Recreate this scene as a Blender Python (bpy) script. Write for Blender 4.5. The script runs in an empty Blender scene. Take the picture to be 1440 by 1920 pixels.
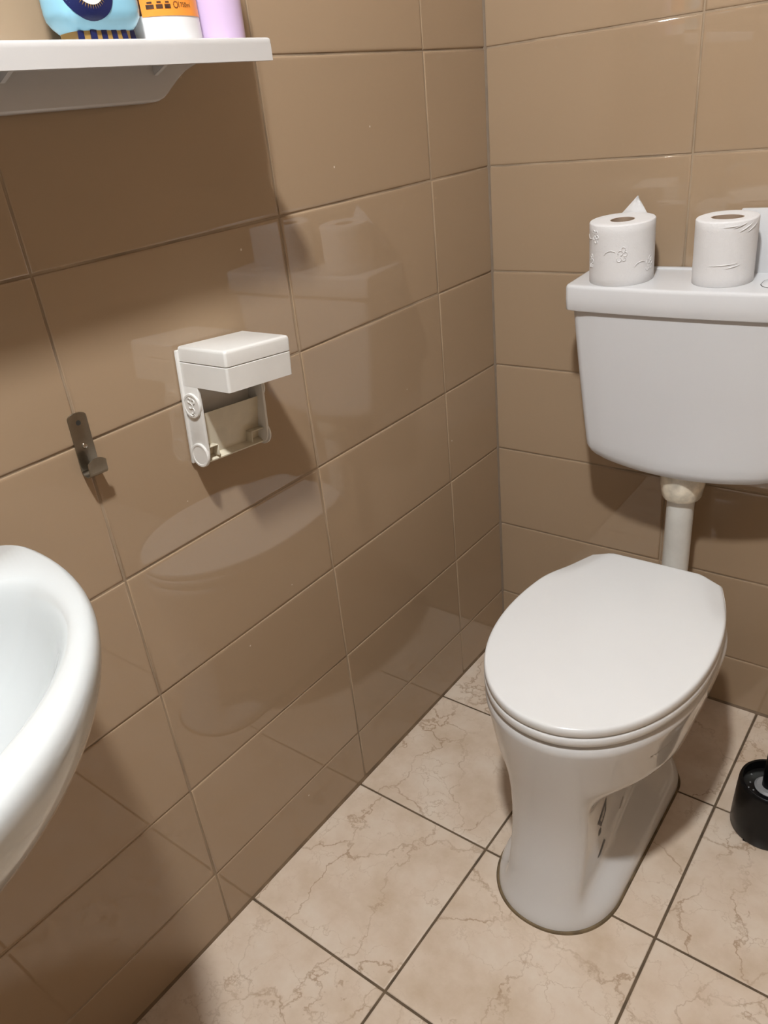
import bpy, bmesh, math, random
from mathutils import Vector, Matrix
from mathutils.bvhtree import BVHTree
random.seed(11)
PI = math.pi
scene = bpy.context.scene
C = scene.collection

# ------------------------------------------------------------------ camera
F_PIX, CX, CY = 1438.37, 702.69, 988.53          # solved for a 1440 x 1920 frame
R = ((0.7899717120734813, 0.6039243258167724, -0.10592498671441834),
     (0.2146985169345804, -0.43427774097825855, -0.8748184900405984),
     (-0.5743250307533048, 0.6683399227770085, -0.47272878764957604))
cam_d = bpy.data.cameras.new('camera')
cam = bpy.data.objects.new('camera', cam_d)
C.objects.link(cam)
cam_d.sensor_fit = 'VERTICAL'
cam_d.sensor_height = 24.0
cam_d.lens = F_PIX / 1920 * 24.0
cam_d.shift_x = (720 - CX) / 1920
cam_d.shift_y = (CY - 960) / 1920
cam_d.clip_start = 0.02
M = Matrix(((R[0][0], -R[1][0], -R[2][0], 0.84505),
            (R[0][1], -R[1][1], -R[2][1], -1.45690),
            (R[0][2], -R[1][2], -R[2][2], 1.24458),
            (0, 0, 0, 1)))
cam.matrix_world = M
scene.camera = cam

# ------------------------------------------------------------------ world, exposure, lamp values
world = bpy.data.worlds.new('world')
world.use_nodes = True
world.node_tree.nodes['Background'].inputs[0].default_value = (0.9, 0.85, 0.8, 1)
world.node_tree.nodes['Background'].inputs[1].default_value = 0.0
scene.world = world
scene.view_settings.view_transform = 'Standard'
scene.view_settings.look = 'None'
scene.view_settings.exposure = 1.56
scene.view_settings.gamma = 1.0
scene.view_settings.use_curve_mapping = False
LAMP = (0.64, -1.33, 2.39)
LAMP_R = 0.055
LAMP_STRENGTH = 430.0
LAMP_COLOR = (0.97, 0.985, 1.0, 1)

# ------------------------------------------------------------------ material helpers
def new_mat(name):
    m = bpy.data.materials.new(name)
    m.use_nodes = True
    nt = m.node_tree
    return m, nt, nt.nodes['Principled BSDF']

def plain(name, col, rough=0.4, metal=0.0, coat=0.0, ior=1.5, bump=0.0, bscale=200.0, var=0.0, vscale=20.0, sss=0.0):
    """A procedural surface: base colour with slight noise mottling and an optional fine bump."""
    m, nt, b = new_mat(name)
    b.inputs['Base Color'].default_value = (*col, 1)
    b.inputs['Roughness'].default_value = rough
    b.inputs['Metallic'].default_value = metal
    b.inputs['IOR'].default_value = ior
    b.inputs['Coat Weight'].default_value = coat
    b.inputs['Coat Roughness'].default_value = 0.05
    if sss:
        b.inputs['Subsurface Weight'].default_value = sss
        b.inputs['Subsurface Radius'].default_value = (0.01, 0.008, 0.006)
    tc = nt.nodes.new('ShaderNodeTexCoord')
    if var:
        n = nt.nodes.new('ShaderNodeTexNoise')
        n.inputs['Scale'].default_value = vscale
        n.inputs['Detail'].default_value = 4
        mr = nt.nodes.new('ShaderNodeMapRange')
        mr.inputs['From Min'].default_value = 0.3; mr.inputs['From Max'].default_value = 0.7
        mr.inputs['To Min'].default_value = 1 - var; mr.inputs['To Max'].default_value = 1 + var
        mx = nt.nodes.new('ShaderNodeMix'); mx.data_type = 'RGBA'; mx.blend_type = 'MULTIPLY'
        mx.inputs['Factor'].default_value = 1.0
        mx.inputs[6].default_value = (*col, 1)
        nt.links.new(tc.outputs['Object'], n.inputs['Vector'])
        nt.links.new(n.outputs['Fac'], mr.inputs['Value'])
        nt.links.new(mr.outputs['Result'], mx.inputs[7])
        nt.links.new(mx.outputs[2], b.inputs['Base Color'])
    if bump:
        n2 = nt.nodes.new('ShaderNodeTexNoise')
        n2.inputs['Scale'].default_value = bscale
        n2.inputs['Detail'].default_value = 3
        bp = nt.nodes.new('ShaderNodeBump')
        bp.inputs['Strength'].default_value = bump
        bp.inputs['Distance'].default_value = 0.001
        nt.links.new(tc.outputs['Object'], n2.inputs['Vector'])
        nt.links.new(n2.outputs['Fac'], bp.inputs['Height'])
        nt.links.new(bp.outputs['Normal'], b.inputs['Normal'])
    return m

def tile_mat():
    m, nt, b = new_mat('taupe_glazed_tile')
    b.inputs['Roughness'].default_value = 0.02
    b.inputs['IOR'].default_value = 1.68
    tc = nt.nodes.new('ShaderNodeTexCoord')
    geo = nt.nodes.new('ShaderNodeNewGeometry')
    n = nt.nodes.new('ShaderNodeTexNoise'); n.inputs['Scale'].default_value = 3.5; n.inputs['Detail'].default_value = 2
    ramp = nt.nodes.new('ShaderNodeMix'); ramp.data_type = 'RGBA'
    ramp.inputs[6].default_value = (0.340, 0.242, 0.154, 1)
    ramp.inputs[7].default_value = (0.362, 0.259, 0.166, 1)
    nt.links.new(tc.outputs['Object'], n.inputs['Vector'])
    nt.links.new(geo.outputs['Random Per Island'], ramp.inputs['Factor'])
    # small chips and specks in the glaze
    v = nt.nodes.new('ShaderNodeTexVoronoi'); v.inputs['Scale'].default_value = 11
    lt = nt.nodes.new('ShaderNodeMath'); lt.operation = 'LESS_THAN'; lt.inputs[1].default_value = 0.018
    nt.links.new(tc.outputs['Object'], v.inputs['Vector'])
    nt.links.new(v.outputs['Distance'], lt.inputs[0])
    sp = nt.nodes.new('ShaderNodeMix'); sp.data_type = 'RGBA'
    sp.inputs[7].default_value = (0.62, 0.52, 0.42, 1)
    nt.links.new(lt.outputs[0], sp.inputs['Factor'])
    nt.links.new(ramp.outputs[2], sp.inputs[6])
    nt.links.new(sp.outputs[2], b.inputs['Base Color'])
    bp = nt.nodes.new('ShaderNodeBump'); bp.inputs['Strength'].default_value = 0.06; bp.inputs['Distance'].default_value = 0.003
    nt.links.new(n.outputs['Fac'], bp.inputs['Height'])
    nt.links.new(bp.outputs['Normal'], b.inputs['Normal'])
    return m

def marble_mat():
    m, nt, b = new_mat('beige_marble_tile')
    L = nt.links.new
    tc = nt.nodes.new('ShaderNodeTexCoord')
    geo = nt.nodes.new('ShaderNodeNewGeometry')
    # every tile shows another piece of the marble
    mul = nt.nodes.new('ShaderNodeMath'); mul.operation = 'MULTIPLY'; mul.inputs[1].default_value = 37.0
    L(geo.outputs['Random Per Island'], mul.inputs[0])
    comb = nt.nodes.new('ShaderNodeCombineXYZ')
    L(mul.outputs[0], comb.inputs[0]); L(mul.outputs[0], comb.inputs[1])
    add = nt.nodes.new('ShaderNodeVectorMath'); add.operation = 'ADD'
    L(tc.outputs['Object'], add.inputs[0]); L(comb.outputs[0], add.inputs[1])
    def noise(scale, detail, rough=0.6, src=None):
        n = nt.nodes.new('ShaderNodeTexNoise')
        n.inputs['Scale'].default_value = scale; n.inputs['Detail'].default_value = detail
        n.inputs['Roughness'].default_value = rough
        L((src or add).outputs[0], n.inputs['Vector'])
        return n
    def distorted(src, scale, amount, detail=5):
        n = noise(scale, detail)
        s = nt.nodes.new('ShaderNodeVectorMath'); s.operation = 'SUBTRACT'; s.inputs[1].default_value = (0.5, 0.5, 0.5)
        L(n.outputs['Color'], s.inputs[0])
        k = nt.nodes.new('ShaderNodeVectorMath'); k.operation = 'SCALE'; k.inputs['Scale'].default_value = amount
        L(s.outputs[0], k.inputs[0])
        a = nt.nodes.new('ShaderNodeVectorMath'); a.operation = 'ADD'
        L(src.outputs[0], a.inputs[0]); L(k.outputs[0], a.inputs[1])
        return a
    def veins(scale, amount, dscale, width, stretch):
        mp = nt.nodes.new('ShaderNodeMapping'); mp.inputs['Scale'].default_value = stretch
        d = distorted(add, dscale, amount)
        L(d.outputs[0], mp.inputs['Vector'])
        v = nt.nodes.new('ShaderNodeTexVoronoi'); v.feature = 'DISTANCE_TO_EDGE'; v.inputs['Scale'].default_value = scale
        L(mp.outputs[0], v.inputs['Vector'])
        r = nt.nodes.new('ShaderNodeMapRange')
        r.inputs['From Min'].default_value = 0.0; r.inputs['From Max'].default_value = width
        r.inputs['To Min'].default_value = 1.0; r.inputs['To Max'].default_value = 0.0
        L(v.outputs['Distance'], r.inputs['Value'])
        return r
    base = noise(9, 6, 0.62)
    cr = nt.nodes.new('ShaderNodeValToRGB')
    e = cr.color_ramp.elements
    e[0].position = 0.28; e[0].color = (0.500, 0.385, 0.275, 1)
    e[1].position = 0.72; e[1].color = (0.665, 0.575, 0.475, 1)
    mid = cr.color_ramp.elements.new(0.5); mid.color = (0.605, 0.492, 0.385, 1)
    L(base.outputs['Fac'], cr.inputs['Fac'])
    def mask(r, scale, lo, hi):
        n = noise(scale, 3)
        q = nt.nodes.new('ShaderNodeMapRange')
        q.inputs['From Min'].default_value = lo; q.inputs['From Max'].default_value = hi
        L(n.outputs['Fac'], q.inputs['Value'])
        mm = nt.nodes.new('ShaderNodeMath'); mm.operation = 'MULTIPLY'
        L(r.outputs[0], mm.inputs[0]); L(q.outputs[0], mm.inputs[1])
        return mm
    v1 = mask(veins(7.0, 0.11, 14, 0.020, (1.0, 0.62, 1)), 6, 0.36, 0.62)
    v2 = mask(veins(17.0, 0.07, 26, 0.024, (0.8, 1, 1)), 9, 0.42, 0.66)
    out = cr.outputs['Color']
    for v, col, k in ((v2, (0.38, 0.26, 0.165, 1), 0.60), (v1, (0.27, 0.165, 0.085, 1), 0.75)):
        f = nt.nodes.new('ShaderNodeMath'); f.operation = 'MULTIPLY'; f.inputs[1].default_value = k
        L(v.outputs[0], f.inputs[0])
        mx = nt.nodes.new('ShaderNodeMix'); mx.data_type = 'RGBA'
        mx.inputs[7].default_value = col
        L(f.outputs[0], mx.inputs['Factor']); L(out, mx.inputs[6])
        out = mx.outputs[2]
    L(out, b.inputs['Base Color'])
    b.inputs['Roughness'].default_value = 0.32
    b.inputs['IOR'].default_value = 1.45
    return m

MAT = {}
MAT['tile'] = tile_mat()
MAT['grout'] = plain('wall_grout', (0.30, 0.225, 0.15), 0.9, var=0.25, vscale=14)
MAT['marble'] = marble_mat()
MAT['floor_grout'] = plain('floor_grout', (0.105, 0.072, 0.042), 0.9, var=0.35, vscale=30)
MAT['ceiling'] = plain('ceiling_paint', (0.42, 0.41, 0.39), 0.9, bump=0.1)
MAT['ceramic'] = plain('white_ceramic', (0.60, 0.59, 0.575), 0.10, ior=1.52, coat=0.3, var=0.012, vscale=6)
MAT['basin'] = plain('cool_white_ceramic', (0.555, 0.58, 0.58), 0.09, ior=1.52, coat=0.3, var=0.01, vscale=6)
MAT['lid'] = plain('toilet_seat_plastic', (0.70, 0.70, 0.69), 0.20, ior=1.48, var=0.01, vscale=8)
MAT['tank'] = plain('cistern_plastic', (0.60, 0.60, 0.605), 0.24, ior=1.48, var=0.012, vscale=5)
MAT['tank_lid'] = plain('cistern_lid_plastic', (0.64, 0.64, 0.645), 0.18, ior=1.48, var=0.01, vscale=5)
MAT['pipe'] = plain('aged_white_plastic', (0.64, 0.625, 0.58), 0.35, var=0.05, vscale=30)
MAT['nut'] = plain('stained_plastic_nut', (0.64, 0.58, 0.47), 0.2, var=0.28, vscale=45)
MAT['shelf'] = plain('shelf_white', (0.565, 0.55, 0.535), 0.22, var=0.012, vscale=9)
MAT['holder'] = plain('holder_white_plastic', (0.68, 0.665, 0.63), 0.28, var=0.02, vscale=25)
MAT['holder_old'] = plain('holder_yellowed_plastic', (0.62, 0.565, 0.44), 0.32, var=0.06, vscale=40)
MAT['paper'] = plain('tissue_paper', (0.70, 0.69, 0.685), 0.95, bump=0.45, bscale=420, var=0.01)
MAT['card'] = plain('cardboard_core', (0.33, 0.24, 0.17), 0.9, var=0.08, vscale=60)
MAT['steel'] = plain('brushed_steel', (0.30, 0.27, 0.22), 0.33, metal=1.0, var=0.06, vscale=80)
MAT['screw'] = plain('screw_steel', (0.55, 0.52, 0.47), 0.2, metal=1.0)
MAT['hole'] = plain('dark_hole', (0.02, 0.017, 0.013), 0.8)
MAT['black'] = plain('black_plastic', (0.003, 0.003, 0.0035), 0.30, ior=1.36, bump=0.05, bscale=60)
MAT['grey'] = plain('grey_plastic_ring', (0.22, 0.22, 0.22), 0.35)
MAT['seal'] = plain('aged_sealant', (0.13, 0.09, 0.045), 0.8, var=0.4, vscale=40)
MAT['caulk'] = plain('corner_caulk', (0.20, 0.15, 0.105), 0.7, var=0.1, vscale=30)
MAT['base_caulk'] = plain('brown_floor_caulk', (0.15, 0.098, 0.055), 0.6, var=0.3, vscale=25)
MAT['blue'] = plain('pale_blue_plastic', (0.27, 0.56, 0.72), 0.22, ior=1.45, var=0.03, vscale=20, coat=0.2)
MAT['navy'] = plain('navy_print', (0.008, 0.014, 0.075), 0.3)
MAT['gold'] = plain('gold_print', (0.33, 0.20, 0.055), 0.35)
MAT['white'] = plain('white_plastic', (0.80, 0.80, 0.81), 0.28, var=0.012)
MAT['eyewhite'] = plain('white_print', (0.78, 0.74, 0.70), 0.4)
MAT['orange'] = plain('orange_label', (0.88, 0.30, 0.045), 0.35, var=0.03, vscale=30)
MAT['brownprint'] = plain('brown_print', (0.06, 0.025, 0.012), 0.5, var=0.6, vscale=150)
MAT['lavender'] = plain('lavender_plastic', (0.60, 0.46, 0.66), 0.25, var=0.012, coat=0.2)
MAT['print'] = plain('dark_ceramic_print', (0.022, 0.022, 0.025), 0.35)
MAT['printpale'] = plain('pale_ceramic_print', (0.36, 0.33, 0.29), 0.35)
MAT['door'] = plain('painted_door', (0.10, 0.065, 0.04), 0.4)
MAT['water'] = plain('slow_drying_white_speck', (0.8, 0.78, 0.75), 0.3)

# ------------------------------------------------------------------ object helpers

def obj(name, bm, mats, parent=None, smooth=True, angle=40, recalc=True):
    if recalc:
        bmesh.ops.recalc_face_normals(bm, faces=bm.faces[:])
    me = bpy.data.meshes.new(name)
    bm.to_mesh(me); bm.free()
    for m in (mats if isinstance(mats, (list, tuple)) else [mats]):
        me.materials.append(m)
    if smooth:
        for p in me.polygons: p.use_smooth = True
        me.set_sharp_from_angle(angle=math.radians(angle))
    o = bpy.data.objects.new(name, me)
    C.objects.link(o)
    if parent is not None:
        o.parent = parent
    return o

def struct(o):
    o['kind'] = 'structure'
    return o

def thing(name, label, cat, loc=(0, 0, 0), group=None, rot=None):
    o = bpy.data.objects.new(name, None)
    o.empty_display_size = 0.05
    C.objects.link(o)
    o.location = loc
    if rot: o.rotation_euler = rot
    o['label'] = label; o['category'] = cat
    if group: o['group'] = group
    return o

def add_box(bm, lo, hi, bev=0.0, seg=2, mat=0):
    r = bmesh.ops.create_cube(bm, size=1.0)
    vs = r['verts']
    for v in vs:
        v.co = Vector(((lo[0] + hi[0]) / 2 + v.co.x * (hi[0] - lo[0]),
                       (lo[1] + hi[1]) / 2 + v.co.y * (hi[1] - lo[1]),
                       (lo[2] + hi[2]) / 2 + v.co.z * (hi[2] - lo[2])))
    fs = list({f for v in vs for f in v.link_faces})
    for f in fs: f.material_index = mat
    if bev:
        es = list({e for v in vs for e in v.link_edges})
        rb = bmesh.ops.bevel(bm, geom=es, offset=bev, segments=seg, profile=0.5, affect='EDGES')
        for f in rb['faces']: f.material_index = mat
    return vs

def add_rings(bm, rings, close_start=True, close_end=True, mat=0):
    """loft a list of equal-length closed point rings"""
    n = len(rings[0])
    prev = None; first = None
    for ring in rings:
        vs = [bm.verts.new(p) for p in ring]
        if prev:
            for i in range(n):
                f = bm.faces.new((prev[i], prev[(i + 1) % n], vs[(i + 1) % n], vs[i]))
                f.material_index = mat
        else:
            first = vs
        prev = vs
    if close_start: bm.faces.new(first[::-1]).material_index = mat
    if close_end: bm.faces.new(prev).material_index = mat
    return prev

def add_lathe(bm, prof, cx=0, cy=0, n=48, mat=0, sx=1.0, sy=1.0, cap0=True, cap1=True, wob=None):
    rings = []
    for r, z in prof:
        rings.append([(cx + r * sx * math.cos(2 * PI * i / n) * (wob(2 * PI * i / n, z) if wob else 1),
                       cy + r * sy * math.sin(2 * PI * i / n) * (wob(2 * PI * i / n, z) if wob else 1), z) for i in range(n)])
    add_rings(bm, rings, cap0, cap1, mat)

def add_tube(bm, pts, rad, n=16, mat=0):
    pts = [Vector(p) for p in pts]
    rings = []
    up = Vector((0.31, 0.77, 0.55)).normalized()
    for i, p in enumerate(pts):
        d = (pts[min(i + 1, len(pts) - 1)] - pts[max(i - 1, 0)]).normalized()
        a = d.cross(up).normalized(); b = d.cross(a).normalized()
        r = rad[i] if isinstance(rad, (list, tuple)) else rad
        rings.append([p + a * r * math.cos(2 * PI * k / n) + b * r * math.sin(2 * PI * k / n) for k in range(n)])
    add_rings(bm, rings, True, True, mat)

def add_prism(bm, outline, axis, a0, a1, bev=0.0, seg=2, mat=0):
    """extrude a 2-D outline along an axis; outline gives the two other coordinates in xyz order"""
    def P(u, v, a):
        if axis == 0: return (a, u, v)
        if axis == 1: return (u, a, v)
        return (u, v, a)
    A = [bm.verts.new(P(u, v, a0)) for u, v in outline]
    B = [bm.verts.new(P(u, v, a1)) for u, v in outline]
    n = len(A)
    fs = [bm.faces.new(A[::-1]), bm.faces.new(B)]
    for i in range(n):
        fs.append(bm.faces.new((A[i], A[(i + 1) % n], B[(i + 1) % n], B[i])))
    for f in fs: f.material_index = mat
    if bev:
        es = [e for e in set(fs[0].edges) | set(fs[1].edges)]
        rb = bmesh.ops.bevel(bm, geom=es, offset=bev, segments=seg, profile=0.5, affect='EDGES')
        for f in rb['faces']: f.material_index = mat

def lerp(a, b, t): return a + (b - a) * t
def sstep(a, b, x):
    t = max(0.0, min(1.0, (x - a) / (b - a)))
    return t * t * (3 - 2 * t)
def table(tab, z):
    """monotone-ish smooth interpolation in a list of (z, value)"""
    if z <= tab[0][0]: return tab[0][1]
    for i in range(len(tab) - 1):
        z0, v0 = tab[i]; z1, v1 = tab[i + 1]
        if z <= z1:
            t = (z - z0) / (z1 - z0)
            m0 = (v1 - tab[i - 1][1]) / (z1 - tab[i - 1][0]) if i > 0 else (v1 - v0) / (z1 - z0)
            m1 = (tab[i + 2][1] - v0) / (tab[i + 2][0] - z0) if i + 2 < len(tab) else (v1 - v0) / (z1 - z0)
            h = z1 - z0
            return ((2*t**3 - 3*t**2 + 1) * v0 + (t**3 - 2*t**2 + t) * h * m0 + (-2*t**3 + 3*t**2) * v1 + (t**3 - t**2) * h * m1)
    return tab[-1][1]

# ------------------------------------------------------------------ the room shell
ROOM_X, ROOM_Y, ROOM_Z = 2.20, -3.00, 2.43
CUT, TH, TW = 0.1274, 0.2, 0.39804
L0 = -0.20323                                  # first upright joint on the left wall
B0 = 0.39153                                   # first upright joint on the back wall
FS, FY0, FX0 = 0.3215, -0.9438, 0.30659        # floor tile grid

def add_tile(bm, mapf, u0, u1, v0, v1, tilt, gap, mat, edge=0.0028, depth=0.0026):
    """one pillow-edged tile, front face (nearly) on the plane"""
    g = gap / 2
    u0 += g; u1 -= g; v0 += g; v1 -= g
    uc, vc = (u0 + u1) / 2, (v0 + v1) / 2
    tu, tv = random.uniform(-tilt, tilt), random.uniform(-tilt, tilt)
    rings = []
    for ins, d in ((0, -depth), (0.0004, -depth * 0.42), (edge * 0.4, -depth * 0.13), (edge, 0.0), (edge * 1.9, 0.0)):
        ring = []
        for u, v in ((u0 + ins, v0 + ins), (u1 - ins, v0 + ins), (u1 - ins, v1 - ins), (u0 + ins, v1 - ins)):
            ring.append(bm.verts.new(mapf(u, v, d + tu * (u - uc) + tv * (v - vc))))
        rings.append(ring)
    for a, b in zip(rings, rings[1:]):
        for i in range(4):
            bm.faces.new((a[i], a[(i + 1) % 4], b[(i + 1) % 4], b[i])).material_index = mat
    bm.faces.new(rings[-1]).material_index = mat

def edges_from(start, step, lo, hi):
    out = [lo]
    k = math.ceil((lo - start) / step + 1e-6)
    while start + k * step < hi - 1e-4:
        if start + k * step > lo + 1e-4: out.append(start + k * step)
        k += 1
    out.append(hi)
    return out

def tiled(name, mapf, us, vs, mats, tilt, gap, thick, depth=0.0026, edge=0.0028):
    bm = bmesh.new()
    for i in range(len(us) - 1):
        for j in range(len(vs) - 1):
            if us[i + 1] - us[i] < 0.012 or vs[j + 1] - vs[j] < 0.012: continue
            add_tile(bm, mapf, us[i], us[i + 1], vs[j], vs[j + 1], tilt, gap, 0, edge, depth)
    # the grout bed behind the tiles, a slab with real thickness
    q = []
    for d in (-0.0014, -thick):
        q.append([bm.verts.new(mapf(u, v, d)) for u, v in ((us[0], vs[0]), (us[-1], vs[0]), (us[-1], vs[-1]), (us[0], vs[-1]))])
    bm.faces.new(q[0]).material_index = 1
    bm.faces.new(q[1][::-1]).material_index = 1
    for i in range(4):
        bm.faces.new((q[0][i], q[1][i], q[1][(i + 1) % 4], q[0][(i + 1) % 4])).material_index = 1
    return struct(obj(name, bm, mats, recalc=False, angle=50))

rows = [0.0] + [CUT + TH * k for k in range(0, 13)]
rows = [r for r in rows if r < ROOM_Z - 0.02] + [ROOM_Z]
WM = [MAT['tile'], MAT['grout']]
# winding is chosen so that the tile faces look into the room
tiled('wall_left', lambda u, v, d: (d, -u, v), edges_from(-L0, TW, 0.0, -ROOM_Y)[::1], rows, WM, 0.0032, 0.0022, 0.08)
tiled('wall_back', lambda u, v, d: (u, -d, v), edges_from(B0, TW, 0.0, ROOM_X), rows, WM, 0.0026, 0.0022, 0.08)
tiled('wall_right', lambda u, v, d: (ROOM_X - d, u, v), edges_from(-0.3, TW, ROOM_Y, 0.0), rows, WM, 0.0026, 0.0022, 0.08)
bm = bmesh.new(); add_box(bm, (0, ROOM_Y - .08, 0), (ROOM_X, ROOM_Y, ROOM_Z))
struct(obj('wall_front', bm, MAT['ceiling'], smooth=False))
tiled('floor', lambda u, v, d: (u, v, d), edges_from(FX0, FS, 0.0, ROOM_X), edges_from(FY0, FS, ROOM_Y, 0.0),
      [MAT['marble'], MAT['floor_grout']], 0.0012, 0.0038, 0.10, depth=0.0020, edge=0.0018)
bm = bmesh.new(); add_box(bm, (0, ROOM_Y, ROOM_Z), (ROOM_X, 0, ROOM_Z + 0.08))
struct(obj('ceiling', bm, MAT['ceiling'], smooth=False))
# door in the wall behind the camera
bm = bmesh.new(); add_box(bm, (0.30, ROOM_Y + 0.002, 0.0), (1.08, ROOM_Y + 0.035, 2.02), 0.004)
d1 = struct(obj('door_1', bm, MAT['door']))
bm = bmesh.new()
add_tube(bm, [(0.37, ROOM_Y + 0.030, 1.02), (0.37, ROOM_Y + 0.085, 1.02), (0.375, ROOM_Y + 0.092, 1.02), (0.48, ROOM_Y + 0.092, 1.02)], 0.009)
obj('door_handle', bm, MAT['steel'], d1)
# soft caulk in the corner of the two tiled walls
bm = bmesh.new()
add_prism(bm, [(-0.002, 0.002), (-0.002, -0.0045), (0.0006, -0.0032), (0.0032, -0.0006), (0.0045, 0.002)], 2, 0.0, ROOM_Z)
struct(obj('trim_1', bm, MAT['caulk']))

for k, ax_ in ((2, 1), (3, 0)):
    bm = bmesh.new()
    ol = [(-0.002, -0.002), (0.0040, -0.002), (0.0034, 0.0008), (0.0012, 0.0028), (-0.0004, 0.0060), (-0.002, 0.0060)]
    if ax_ == 1: add_prism(bm, ol, 1, ROOM_Y, -.001)
    else: add_prism(bm, [(-u, v) for u, v in ol], 0, .001, ROOM_X)
    struct(obj('trim_%d' % k, bm, MAT['base_caulk']))

# ceiling lamp: flat round fitting, its glass faces down
bm = bmesh.new()
lamp = thing('ceiling_light', 'flat round lamp on the ceiling above the room', 'lamp', (LAMP[0], LAMP[1], ROOM_Z))
add_lathe(bm, [(LAMP_R + .010, -.001), (LAMP_R + .012, -.004), (LAMP_R + .012, -.034), (LAMP_R + .008, -.038), (LAMP_R - .012, -.038)], n=48)
obj('lamp_base', bm, MAT['white'], lamp)
bm = bmesh.new()
add_lathe(bm, [(max(.0015, LAMP_R * math.cos(math.radians(a))), -.039 - LAMP_R * .9 * math.sin(math.radians(a))) for a in range(0, 91, 9)], n=48)
gm, gnt, gb = new_mat('lit_glass')
gb.inputs['Base Color'].default_value = (0.9, 0.9, 0.9, 1)
gb.inputs['Emission Color'].default_value = LAMP_COLOR
gb.inputs['Emission Strength'].default_value = LAMP_STRENGTH
obj('lamp_glass', bm, gm, lamp)

# ------------------------------------------------------------------ toilet
AX = 0.4465
toilet = thing('toilet', 'white floor standing toilet with closed lid and side recess in its foot', 'toilet', (AX, -0.45, 0))
TO = Vector((AX, -0.45, 0))
HW = [(0, .1085), (.012, .1080), (.04, .1075), (.08, .1100), (.14, .1175), (.20, .1290), (.26, .1440), (.31, .1570), (.36, .1680), (.392, .1735), (.410, .1735)]
YF = [(0, -.7110), (.012, -.7090), (.04, -.6990), (.08, -.6880), (.14, -.6760), (.20, -.6720), (.26, -.6760), (.31, -.6830), (.36, -.6900), (.392, -.6935), (.410, -.6935)]
YB = [(0, -.2200), (.10, -.2250), (.20, -.2200), (.26, -.1900), (.33, -.1700), (.398, -.1650)]
FB = [(0, .125), (.08, .15), (.20, .19), (.28, .24), (.34, .265), (.398, .270)]      # length of the rounded nose
BB = [(0, .085), (.20, .10), (.28, .16), (.34, .20), (.398, .215)]
def section(z, grow=0.0, n=144, z_out=None, recess=True):
    hw = table(HW, z) + grow; yf = table(YF, z) - grow; yb = table(YB, z) + grow
    fb = table(FB, z); bb = table(BB, z)
    pts = []
    k = n // 4
    def corner(t, ln, yend, sgn):
        e = 2.15
        return (hw * abs(math.cos(t)) ** (2 / e), yend + sgn * ln * (1 - abs(math.sin(t)) ** (2 / e)))
    half = []
    for i in range(k):                                   # nose, from the tip to the side
        t = PI / 2 * (1 - i / k)
        half.append(corner(t, fb, yf, 1))
    m = 26
    y0, y1 = yf + fb, yb - bb
    for i in range(m):
        half.append((hw, lerp(y0, y1, i / m)))
    for i in range(k + 1):
        t = PI / 2 * i / k
        half.append(corner(t, bb, yb, -1))
    out = []
    for x, y in half:
        out.append((x, y))
    for x, y in half[-2:0:-1]:
        out.append((-x, y))
    res = []
    for x, y in out:
        if recess:
            # each flank is cut flat below the bowl; the cut runs out towards the floor
            top = table([(-.68, .272), (-.60, .268), (-.50, .250), (-.38, .208), (-.28, .175), (-.20, .165)], y)
            mk = sstep(.014, lerp(.070, .105, sstep(-.60, -.35, y)), z) * (1 - sstep(top - .035, top + .035, z)) * sstep(-.205, -.235, y)
            lim = lerp(.068, .060, sstep(-.6, -.4, y))
            d = abs(x) - lim
            soft = .5 * (d + math.sqrt(d * d + .000025))      # rounded edge of the cut
            x -= math.copysign(soft * mk, x)
        res.append((AX + x, y, z if z_out is None else z_out))
    return res
bm = bmesh.new()
zs = [0, .003, .008, .014] + [.02 + .0075 * i for i in range(50)]
zs = [z for z in zs if z < .389] + [.391]
rings = [section(z) for z in zs]
# rounded rim
for a in range(1, 7):
    t = a / 6 * PI / 2
    rings.append(section(.391, grow=-.014 * (1 - math.cos(t)), z_out=.391 + .018 * math.sin(t)))
add_rings(bm, rings)
for v in bm.verts: v.co -= TO
body = obj('toilet_bowl', bm, MAT['ceramic'], toilet, angle=70)
bvh = BVHTree.FromPolygons([v.co.copy() for v in body.data.vertices], [list(p.vertices) for p in body.data.polygons])

def egg(grow=0.0, nf=80, ns=30, nb=24):
    """outline of seat and lid: round nose, flanks that draw in, straight hinge edge with corners"""
    hw = .1745; yc, yf, yb = -.435, -.6935, -.203
    right = []
    for i in range(nf // 2):
        t = PI / 2 * i / (nf // 2)
        e = 2.08
        right.append((hw * math.sin(t) ** (2 / e), yc - (yc - yf) * math.cos(t) ** (2 / e)))
    for i in range(ns):
        u = i / ns
        right.append((hw - .0520 * u ** 2.0, lerp(yc, yb, u)))
    hx = hw - .0520
    for i in range(nb // 2):
        k = i / (nb // 2)
        right.append((hx * (1 - k), yb + .007 * min(1, k * 3.0)))
    pts = right + [(0.0, yb + .007)] + [(-x, y) for x, y in right[:0:-1]]
    if grow:
        k = 1 + grow / .19; k2 = 1 + grow / .245
        pts = [(x * k, -.448 + (y + .448) * k2) for x, y in pts]
    return pts
def ringz(outline, z):
    return [(AX + x, y, z) for x, y in outline]
def scaled(outline, k, cy=-.435):
    return [(x * k, cy + (y - cy) * k) for x, y in outline]
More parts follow.
